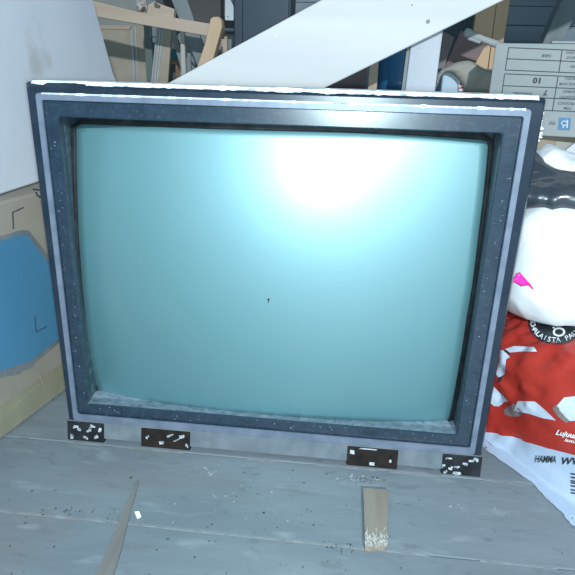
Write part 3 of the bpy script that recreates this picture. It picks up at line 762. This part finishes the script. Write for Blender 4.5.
# ------------------------------------------------------------------ timber and things behind
def make_background():
    WW = over(wood('whitewashed_wood', (0.64, 0.67, 0.67), (0.74, 0.76, 0.76), 'x', 12), (0.60, 0.60, 0.55), 6, .60, .75, stretch=(.4, 1, 1), fac=.4)
    WV = over(wood('white_board_wood', (0.44, 0.49, 0.55), (0.54, 0.59, 0.65), 'z', 12), (.5, .46, .44), 8, .6, .75, fac=.4)
    TAN = wood('tan_pine', (0.56, 0.36, 0.21), (0.66, 0.45, 0.28), 'z', 14)
    TANX = wood('beam_pine', (0.44, 0.34, 0.255), (0.54, 0.43, 0.33), 'x', 14)
    OFFC = wood('fresh_pine', (0.50, 0.35, 0.21), (0.60, 0.44, 0.29), 'z', 12)
    GRYW = wood('grey_wood', (0.20, 0.235, 0.245), (0.28, 0.32, 0.33), 'z', 12)
    BEIGE = over(mat('beige_panel', (.38, .33, .25), (.45, .40, .31), 7, .75), (.3, .3, .27), 9, .58, .72, stretch=(1, 1, .25), fac=.5)
    NAVY = mat('dark_blue_paint', (0.012, 0.032, 0.055), (0.02, 0.045, 0.07), 6, .5)
    BROWN = mat('dark_brown_panel', (0.11, 0.085, 0.085), (0.15, 0.115, 0.115), 9, .6)
    DKW = wood('dark_wood', (0.06, 0.06, 0.06), (0.10, 0.095, 0.09), 'x', 10)
    METAL = mat('galvanised_metal', (0.42, 0.48, 0.52), (0.5, 0.55, 0.58), 20, .45, metallic=.3)
    SCREW = mat('screw_head', (0.12, 0.13, 0.14), (0.2, 0.2, 0.2), 90, .5, metallic=.6)
    DRUM = mat('blue_drum_plastic', (0.02, 0.11, 0.24), (0.03, 0.14, 0.28), 6, .4)

    # diagonal brace: true slope, carried down to the floor
    Y = .62
    pl0, pl1 = Vector(xz(327, 87, Y)), Vector(xz(504, 0, Y)); pu0, pu1 = Vector(xz(175, 79.2, Y)), Vector(xz(321, 0, Y))
    dl = (pl1 - pl0).normalized(); du = (pu1 - pu0).normalized()
    def upto(p, d, z): return p + d * ((z - p.y) / d.y)
    a, b_ = upto(pl0, dl, 0.0), upto(pl0, dl, 1.15); c, e = upto(pu0, du, 1.15), upto(pu0, du, 0.0)
    bm = bmesh.new(); slab(bm, [tuple(a), tuple(b_), tuple(c), tuple(e)], Y, .026)
    cen = (a + e) / 2
    root = empty('diagonal_plank', (cen.x, Y, 0), 'wide whitewashed plank running diagonally behind the television', 'plank')
    par(obj('board', bm, WW, bevel=.003), root)
    for px, py, r_ in ((428, 21.5, .0042), (276, 36, .003), (412, 5, .0018)):
        p = at(px, py, Y); s = bmesh.new(); tube(s, [(p.x, Y - .0012, p.z), (p.x, Y + .004, p.z)], r_, 14)
        par(obj('screw', s, SCREW if px != 276 else FLAKE), root)
    # frayed slivers on its lower edge
    # upright white board
    Y = .648
    x = [xz(405, 92, Y), xz(435, 92, Y), xz(443, 31, Y), xz(411.5, 40, Y)]
    def ext(p, q, z): p, q = Vector(p), Vector(q); return tuple(p + (q - p) * ((z - p.y) / (q.y - p.y)))
    bl, br = ext(x[0], x[3], 0), ext(x[1], x[2], 0); tl, tr = ext(x[0], x[3], .75), ext(x[1], x[2], .75)
    root = empty('upright_board', ((bl[0] + br[0]) / 2, Y, 0), 'upright white board standing behind the diagonal plank', 'board')
    bm = bmesh.new(); slab(bm, [bl, br, tr, tl], Y, .03); par(obj('face_board', bm, WV, bevel=.002), root)
    bm = bmesh.new(); slab(bm, [(bl[0] - .0078, 0), (bl[0] - .0004, 0), (tl[0] - .0004, .75), (tl[0] - .0070, .75)], Y + .008, .022); par(obj('edge_strip', bm, GRYW, label='grey strip along its edge'), root)
    p = at(420, 48, Y); bm = bmesh.new(); tube(bm, [(p.x, Y - .001, p.z), (p.x, Y + .003, p.z)], .0016, 10); par(obj('nail', bm, SCREW), root)
    # blue drum, wooden post, dark board
    Y = .86; xa = at(378, 80, Y).x; rr = .064; cx = xa + rr
    root = empty('blue_drum', (cx, Y + rr, 0), 'dark blue plastic drum between the wooden post and upright white board', 'drum')
    bm = bmesh.new(); prof = [(rr * .93, 0), (rr, .02), (rr, .515), (rr * 1.03, .52), (rr * 1.03, .528), (rr, .533), (rr, .68), (rr * .9, .70)]
    rings = [ringv(bm, [(cx + r_ * math.cos(k * math.pi / 24), Y + rr + r_ * math.sin(k * math.pi / 24), z) for k in range(48)]) for r_, z in prof]
    for A_, B_ in zip(rings, rings[1:]): bridge(bm, A_, B_)
    bm.faces.new(rings[0]); bm.faces.new(rings[-1]); par(obj('body', bm, DRUM, smooth=True), root)
    bm = bmesh.new(); tube(bm, [(cx, Y + rr, .70), (cx, Y + rr, .72)], .05, 24); par(obj('lid', bm, DRUM), root)
    Y = .85; p0, p1 = at(368.5, 80, Y).x, at(377.5, 80, Y).x
    bm = bmesh.new(); box(bm, (p0, Y, 0), (p1, Y + .02, .72)); tag(obj('wooden_post', bm, TANX, bevel=.001), 'narrow pale wooden post left of the dark blue drum', 'post')
    bm = bmesh.new(); box(bm, (.0, .98, 0), (p0 - .003, .995, .80)); tag(obj('brown_board', bm, BROWN), 'dark brown board behind the lower edge of the diagonal plank', 'board')

    # --- right cluster
    Y = 1.0
    def leaning(name, poly, Y, th, m, label, cat, bevel=.001):
        bm = bmesh.new(); slab(bm, poly, Y, th); return tag(obj(name, bm, m, bevel=bevel), label, cat)
    leaning('chipboard_sheet', [xz(443, 31, Y), xz(454.5, 37, Y), xz(446, 62, Y), (xz(437, 92, Y)[0] + .02, 0), (xz(430, 92, Y)[0] - .01, 0), xz(432, 92, Y)], Y, .012, mat('grey_brown_panel', (.15, .125, .12), (.2, .17, .165), 9, .6), 'narrow grey-brown panel leaning just right of the white upright board', 'panel')
    Y = 1.04
    leaning('chipboard_sheet', [xz(461, 30, Y), xz(485, 46, Y), xz(474, 66, Y), (xz(462, 92, Y)[0], 0), (xz(444, 92, Y)[0], 0), xz(440, 78, Y)], Y, .012, mat('reddish_brown_panel', (.17, .115, .11), (.21, .15, .145), 9, .6), 'reddish-brown panel leaning beneath the grey stick', 'panel')
    # tan boards
    Y = 1.10
    for k, (pa, pb, pc, pd) in enumerate(((476, 495, 489.5, 470), (495.5, 508, 501.5, 490.2))):
        top = .95; q = [xz(pa, 14, Y), xz(pb, 14, Y), xz(pc, 55, Y), xz(pd, 55, Y)]
        poly = [ext(q[3], q[0], top), ext(q[2], q[1], top), ext(q[2], q[1], 0), ext(q[3], q[0], 0)]
        leaning('pine_board', poly, Y, .022, TAN, ['wider tan pine board standing behind the grey stick', 'narrow tan pine board beside the grey back wall'][k], 'board', .0015)
    # dark board left of them
    bm = bmesh.new(); box(bm, (.335, 1.22, 0), (.452, 1.235, .9)); tag(obj('dark_board', bm, NAVY), 'dark blue-grey board behind the brown panels', 'board')
    # grey stick with a knobbed end
    Y = .86; a, b2 = at(464, 32, Y), at(512, 50, Y); d = (b2 - a)
    GST = wood('grey_stick_wood', (.34, .36, .36), (.44, .46, .45), 'x', 14)
    root = empty('wooden_stick', a, 'grey wooden stick with knobbed end pointing up beside the printed carton', 'stick')
    bm = bmesh.new(); tube(bm, [a + d * t for t in (0, .03, .1, .2, .4, .7, 1, 2.2)], [.006, .0115, .012, .0085, .008, .009, .0095, .010], 12); par(obj('shaft', bm, GST, smooth=True), root)
    bm = bmesh.new(); c1 = at(468, 38, Y - .006); c2 = at(480, 42.5, Y - .006); tube(bm, [c1, c2], [.0045, .0035], 8); par(obj('split_piece', bm, GST), root)
    # pale box and draped cloth
    Y = .72
    PB = mat('pale_blue_tin', (.40, .52, .62), (.46, .58, .68), 5, .5)
    p = at(441, 90, Y); q = at(472, 90, Y); t = at(455, 71, Y)
    root = empty('storage_tub', ((p.x + q.x) / 2, Y + .06, 0), 'pale blue tub beneath the grey-beige cloth', 'tub')
    bm = bmesh.new(); box(bm, (p.x, Y, 0), (q.x + .06, Y + .12, t.z)); par(obj('body', bm, PB, bevel=.004), root)
    bm = bmesh.new(); box(bm, (p.x - .003, Y - .003, t.z), (q.x + .063, Y + .123, t.z + .006)); par(obj('lid', bm, PB, bevel=.002), root)
    CL = mat('grey_beige_cloth', (.27, .26, .23), (.34, .325, .29), 14, .9, bump=.3, bscale=200, spec=.1)
    poly = [(436.5, 75), (440, 71), (446, 66.5), (451, 64), (457, 62), (463, 60.8), (469, 60.5), (474, 62.2), (480, 66.5), (487, 70), (499, 71.5), (503, 80), (501, 100), (470, 104), (466, 94), (463, 86), (458.5, 79.5), (454, 75), (449, 72.5), (444, 73), (440.5, 77.5), (438, 84), (436, 88)]
    o = obj('draped_cloth', puff([xz(*k, Y - .022) for k in poly], Y - .022, .034, .006, .022, .006, 3), CL, smooth=True); tag(o, 'grey-beige cloth draped over the pale blue tub', 'cloth')
    # striped tag
    root = empty('striped_tag', at(461, 92, Y - .012), 'red and white striped tag hanging under the grey-beige cloth', 'tag')
    bm = bmesh.new(); tg = [(458.5, 80.5), (461.5, 80.5), (466, 90), (467, 97), (459, 97)]; prism(bm, [at(*k, Y - .010) for k in tg], (0, .001, 0)); par(obj('tag_sheet', bm, FLAKE), root)
    bm = bmesh.new()
    for k in range(4):
        y0 = 81.5 + k * 4; prism(bm, [at(459, y0 + 1.6, Y - .0105), at(462.5 + k, y0 - .4 + 1.5, Y - .0105), at(463.2 + k, y0 + 2.8, Y - .0105), at(459, y0 + 3.6, Y - .0105)], (0, .0004, 0))
    par(obj('stripe', bm, mat('red_stripe', (.55, .05, .07), None, 5, .6)), root)
    # rafter in front of the back wall
    Y = 1.42; q = [xz(543, 43, Y), xz(561, 43, Y), xz(585, -2, Y), xz(563, -2, Y)]
    poly = [ext(q[0], q[3], 0), ext(q[1], q[2], 0), ext(q[1], q[2], 1.5), ext(q[0], q[3], 1.5)]
    leaning('rafter_strut', poly, Y, .06, GRYW, 'grey slanted roof strut before the back wall boards, upper right', 'strut', .003)

    # --- left cluster
    Y = .98
    q = [xz(95, 16.6, Y), xz(222, 38.6, Y), xz(222, 25.5, Y), xz(137, 11.5, Y), xz(95, 1, Y)]
    s0 = ((q[1][1] - q[0][1]) / (q[1][0] - q[0][0]))
    xl = -1.02; zl = q[0][1] + s0 * (xl - q[0][0])
    bm = bmesh.new(); slab(bm, [(xl, zl), q[0], q[1], q[2], q[3], q[4], (xl, zl + .045)], Y, .035)
    root = empty('horizontal_beam', (xl, Y, 0), 'long tan beam lying nearly level behind the white board', 'beam')
    par(obj('rail', bm, TANX, bevel=.002), root)
    bm = bmesh.new(); box(bm, (xl - .03, Y + .004, 0), (xl + .03, Y + .034, zl + .002)); par(obj('support_post', bm, TANX, bevel=.002), root)
    NV = Y + .02
    # dark blue cupboard at the beam's end
    xa, xb = at(234, 20, NV).x, at(291, 5, NV).x
    root = empty('cupboard', ((xa + xb) / 2, NV + .1, 0), 'dark navy cupboard standing upright above the diagonal plank', 'cupboard')
    bm = bmesh.new(); box(bm, (xa, NV, 0), (xb, NV + .13, 1.0)); par(obj('carcass', bm, NAVY, bevel=.002), root)
    bm = bmesh.new(); box(bm, (at(243, 20, NV).x, NV - .012, .03), (xb - .004, NV - .0005, .98)); par(obj('door', bm, NAVY, bevel=.002), root)
    # pine offcut leaning in front of the beam
    Y2 = .90; q = [xz(*k, Y2) for k in ((210.5, 18.5), (213, 16.8), (218.5, 16.6), (221.3, 20), (222, 27), (214, 56), (210, 70), (196, 70), (205, 43))]
    d0 = (Vector(q[8]) - Vector(q[7])); d1 = (Vector(q[5]) - Vector(q[6]))
    lo_l = ext(q[7], (q[7][0] + .22, q[7][1] + 1), 0); lo_r = ext(q[6], (q[6][0] + .22, q[6][1] + 1), 0)
    leaning('pine_offcut', q[:7] + [lo_r, lo_l] + q[7:], Y2, .035, OFFC, 'thick fresh pine batten leaning in front of the tan beam\'s end', 'batten', .002)
    # metal bracket strip on the cupboard side
    Y3 = 1.06; q = [xz(*k, Y3) for k in ((225, 20), (234, 20.5), (234, 7), (230.5, 0), (230, -20), (225.5, -20))]
    root = empty('metal_bracket', (q[0][0], Y3, q[0][1]), 'pale metal bracket hanging beside the navy cupboard', 'bracket')
    bm = bmesh.new(); slab(bm, q, Y3, .003); par(obj('plate', bm, METAL), root)
    p = at(228, 16.5, Y3); bm = bmesh.new(); tube(bm, [(p.x, Y3 - .0006, p.z), (p.x, Y3 + .001, p.z)], .0022, 12); par(obj('screw', bm, SCREW), root)
    bm = bmesh.new(); box(bm, (q[0][0] - .004, Y3 + .004, q[0][1] + .01), (q[1][0] - .001, Y3 + .02, 1.0)); par(obj('back_plate', bm, DKW), root)
    # pale rod behind the offcut
    Y4 = 1.24; a = at(190, 27.5, Y4); b2 = at(240, 30.5, Y4)
    bm = bmesh.new(); tube(bm, [a, b2], .0050, 12); tag(obj('pale_rod', bm, METAL, smooth=True), 'thin pale rod level between the pine batten and navy cupboard', 'rod')
    bm = bmesh.new(); box(bm, (a.x - .04, Y4 + .006, 0), (b2.x + .02, Y4 + .02, b2.z - .012)); tag(obj('low_partition', bm, GRYW), 'grey board partition below the thin pale rod', 'board')
    xw = at(224, 44, Y4 - .03); bm = bmesh.new(); box(bm, (xw.x - .008, Y4 - .03, 0), (xw.x + .010, Y4 - .012, at(224, 37, Y4).z)); tag(obj('wooden_post', bm, TANX), 'short tan post just right of the pine batten', 'post')
    # things on top of the beam
    q = [xz(*k, .985) for k in ((147, 14), (148, 5), (154, 1.5), (160, 4), (174.5, 9), (173.3, 19.2))]
    root = empty('carton_scrap', (q[0][0], .985, q[0][1]), 'torn brown cardboard scrap standing on the tan beam', 'cardboard')
    bm = bmesh.new(); slab(bm, q, .985, .02); par(obj('sheet', bm, TANX), root)
    bm = bmesh.new(); slab(bm, [xz(*k, .984) for k in ((154.5, 7.5), (154, 2.5), (157, 2.8), (157, 4), (160.5, 5.5), (160, 8.5))], .984, .0009); par(obj('torn_hole', bm, DKW, label='dark torn notch'), root)
    bm = pillow(at(142, 4.5, .998), ((1, 0, 0), (0, 1, 0), (0, 0, 1)), (.012, .014, .021), 2, 2, 40, 24, .005, 60, 3)
    tag(obj('crumpled_rag', bm, over(mat('stained_rag', (.42, .40, .37), (.5, .48, .45), 60, .9), (.12, .07, .05), 70, .5, .6)), 'small stained crumpled rag on the tan beam', 'rag')
    Y5 = 1.16; q = [xz(*k, Y5) for k in ((171.5, 0), (187, 0), (195.5, 24), (181, 24))]
    poly = [ext(q[3], q[0], .92), ext(q[2], q[1], .92), ext(q[2], q[1], 0.0), ext(q[3], q[0], 0.0)]
    leaning('grey_plank', poly, Y5, .018, GRYW, 'grey-green plank leaning behind the brown cardboard scrap', 'plank')
    bm = bmesh.new(); box(bm, (at(88, 0, 1.47).x, 1.47, 0), (at(141, 0, 1.47).x, 1.48, .95)); tag(obj('fibre_board', bm, mat('grey_fibreboard', (.27, .29, .27), (.33, .34, .32), 8, .8)), 'grey fibreboard sheet rising behind the tan beam', 'board')
    # frames and panels below the beam
    Y6 = 1.40
    root = empty('framed_panel', (at(125, 60, Y6).x, Y6, 0), 'old framed panel standing below the tan beam', 'panel')
    xa, xb = at(96, 60, Y6).x, at(145.5, 60, Y6).x; zt = at(120, 25.5, Y6).z
    bm = bmesh.new(); box(bm, (xa, Y6, 0), (xb, Y6 + .012, zt)); par(obj('sheet', bm, BEIGE), root)
    bm = bmesh.new()
    xm = at(133.2, 50, Y6).x; box(bm, (xm - .003, Y6 - .006, 0), (xm + .0035, Y6, zt - .004)); xm = at(136.8, 50, Y6).x; box(bm, (xm - .002, Y6 - .004, 0), (xm + .002, Y6, zt - .004))
    par(obj('beading', bm, METAL), root)
    bm = bmesh.new(); box(bm, (xa, Y6 - .006, zt - .012), (at(132, 30, Y6).x, Y6 + .012, zt)); par(obj('top_rail', bm, TANX), root)
    Y7 = 1.22
    xa, xb = at(145.5, 60, Y7).x, at(152.5, 60, Y7).x
    bm = bmesh.new(); box(bm, (xa, Y7, 0), (xb, Y7 + .01, .70)); tag(obj('green_batten', bm, mat('green_grey_paint', (.13, .17, .16), (.18, .22, .2), 8, .7)), 'green-grey batten beside the old framed panel', 'batten')
    Y8 = 1.16; q = [xz(*k, Y8) for k in ((151.5, 84), (167.5, 84), (171.5, 31), (157, 29))]
    root = empty('leaning_board', (q[0][0], Y8, 0), 'pale board with grey beading leaning right of the green-grey batten', 'board')
    bm = bmesh.new(); poly = [ext(q[0], q[3], 0), ext(q[1], q[2], 0), q[2], q[3]]; slab(bm, poly, Y8, .012); par(obj('sheet', bm, BEIGE), root)
    bm = bmesh.new(); e0, e1_ = ext(q[0], q[3], 0), q[3]
    for o_ in (.000, .010, .018): slab(bm, [(e0[0] + o_, e0[1]), (e0[0] + o_ + .004, e0[1]), (e1_[0] + o_ + .004, e1_[1]), (e1_[0] + o_, e1_[1])], Y8 - .005, .005)
    par(obj('beading', bm, METAL), root)
    # teal crate, thin battens, round grey lid
    Y9 = 1.34; xa, xb = at(169, 55, Y9).x, at(184, 55, Y9).x
    root = empty('stacked_shelf', ((xa + xb) / 2, Y9 + .05, 0), 'teal box on a brown wooden shelf in the dark gap', 'shelf')
    bm = bmesh.new(); box(bm, (xa, Y9, at(176, 60, Y9).z), (xb, Y9 + .1, at(176, 49, Y9).z)); par(obj('teal_box', bm, mat('teal_paint', (.02, .13, .14), (.03, .16, .17), 6, .6)), root)
    BRW = wood('red_brown_wood', (.20, .115, .075), (.26, .15, .10), 'z', 12)
    bm = bmesh.new(); zz = at(176, 60, Y9).z; box(bm, (xa, Y9, zz - .012), (xb, Y9 + .1, zz - .0005)); par(obj('shelf_board', bm, BRW), root)
    for f_ in (.5, .86):
        xx = xa + (xb - xa) * f_; bm = bmesh.new(); box(bm, (xx - .008, Y9 + .01, 0), (xx + .008, Y9 + .03, zz - .0125)); par(obj('leg', bm, BRW), root)
    Y10 = 1.10; q = [xz(*k, Y10) for k in ((181.5, 78), (186, 78), (184, 35), (180, 35))]; poly = [ext(q[0], q[3], 0), ext(q[1], q[2], 0), ext(q[1], q[2], .66), ext(q[0], q[3], .66)]
    leaning('thin_batten', poly, Y10, .014, wood('pale_batten', (.46, .44, .38), (.54, .52, .46), 'z', 14), 'thin pale upright batten under the tan beam', 'batten', .001)
    Y11 = 1.20; q = [xz(*k, Y11) for k in ((171, 33), (176, 33), (183, 62), (179.5, 62))]
    leaning('thin_batten', [ext(q[0], q[3], .66), ext(q[1], q[2], .66), ext(q[1], q[2], 0), ext(q[0], q[3], 0)], Y11, .012, GRYW, 'thin grey slanted batten crossing behind the pale batten', 'batten', .001)
    q = [xz(*k, 1.13) for k in ((187, 78), (190.5, 78), (190.5, 53), (187, 53))]; leaning('short_lath', [(q[0][0], 0), (q[1][0], 0), q[2], q[3]], 1.13, .01, GRYW, 'short grey lath right of the thin pale batten', 'lath', .0005)
    Y12 = 1.21; c = at(198, 52, Y12); bm = bmesh.new()
    rg = []
    for yy, r_ in ((0, .034), (.003, .04), (.010, .04), (.012, .036)):
        rg.append(ringv(bm, [(c.x + r_ * .8 * math.cos(k * math.pi / 20), Y12 + yy, c.z + r_ * math.sin(k * math.pi / 20)) for k in range(40)]))
    for A_, B_ in zip(rg, rg[1:]): bridge(bm, A_, B_)
    bm.faces.new(rg[0]); bm.faces.new(rg[-1])
    root = empty('round_sign', (c.x, Y12, 0), 'round grey disc on a stake left of the pine batten', 'disc')
    par(obj('disc', bm, mat('grey_disc', (.22, .26, .28), (.28, .32, .34), 8, .6)), root)
    bm = bmesh.new(); box(bm, (c.x - .008, Y12 + .0125, 0), (c.x + .008, Y12 + .02, c.z)); par(obj('stake', bm, GRYW), root)
    bm = bmesh.new(); slab(bm, [(at(155, 0, 1.45).x, 0), (at(240, 0, 1.45).x, 0), (at(240, 0, 1.45).x, 1.2), (at(155, 0, 1.45).x, 1.2)], 1.46, .02)
    tag(obj('dark_boarding', bm, DKW), 'dark wooden boarding behind the pine batten and rod', 'board')
make_background()
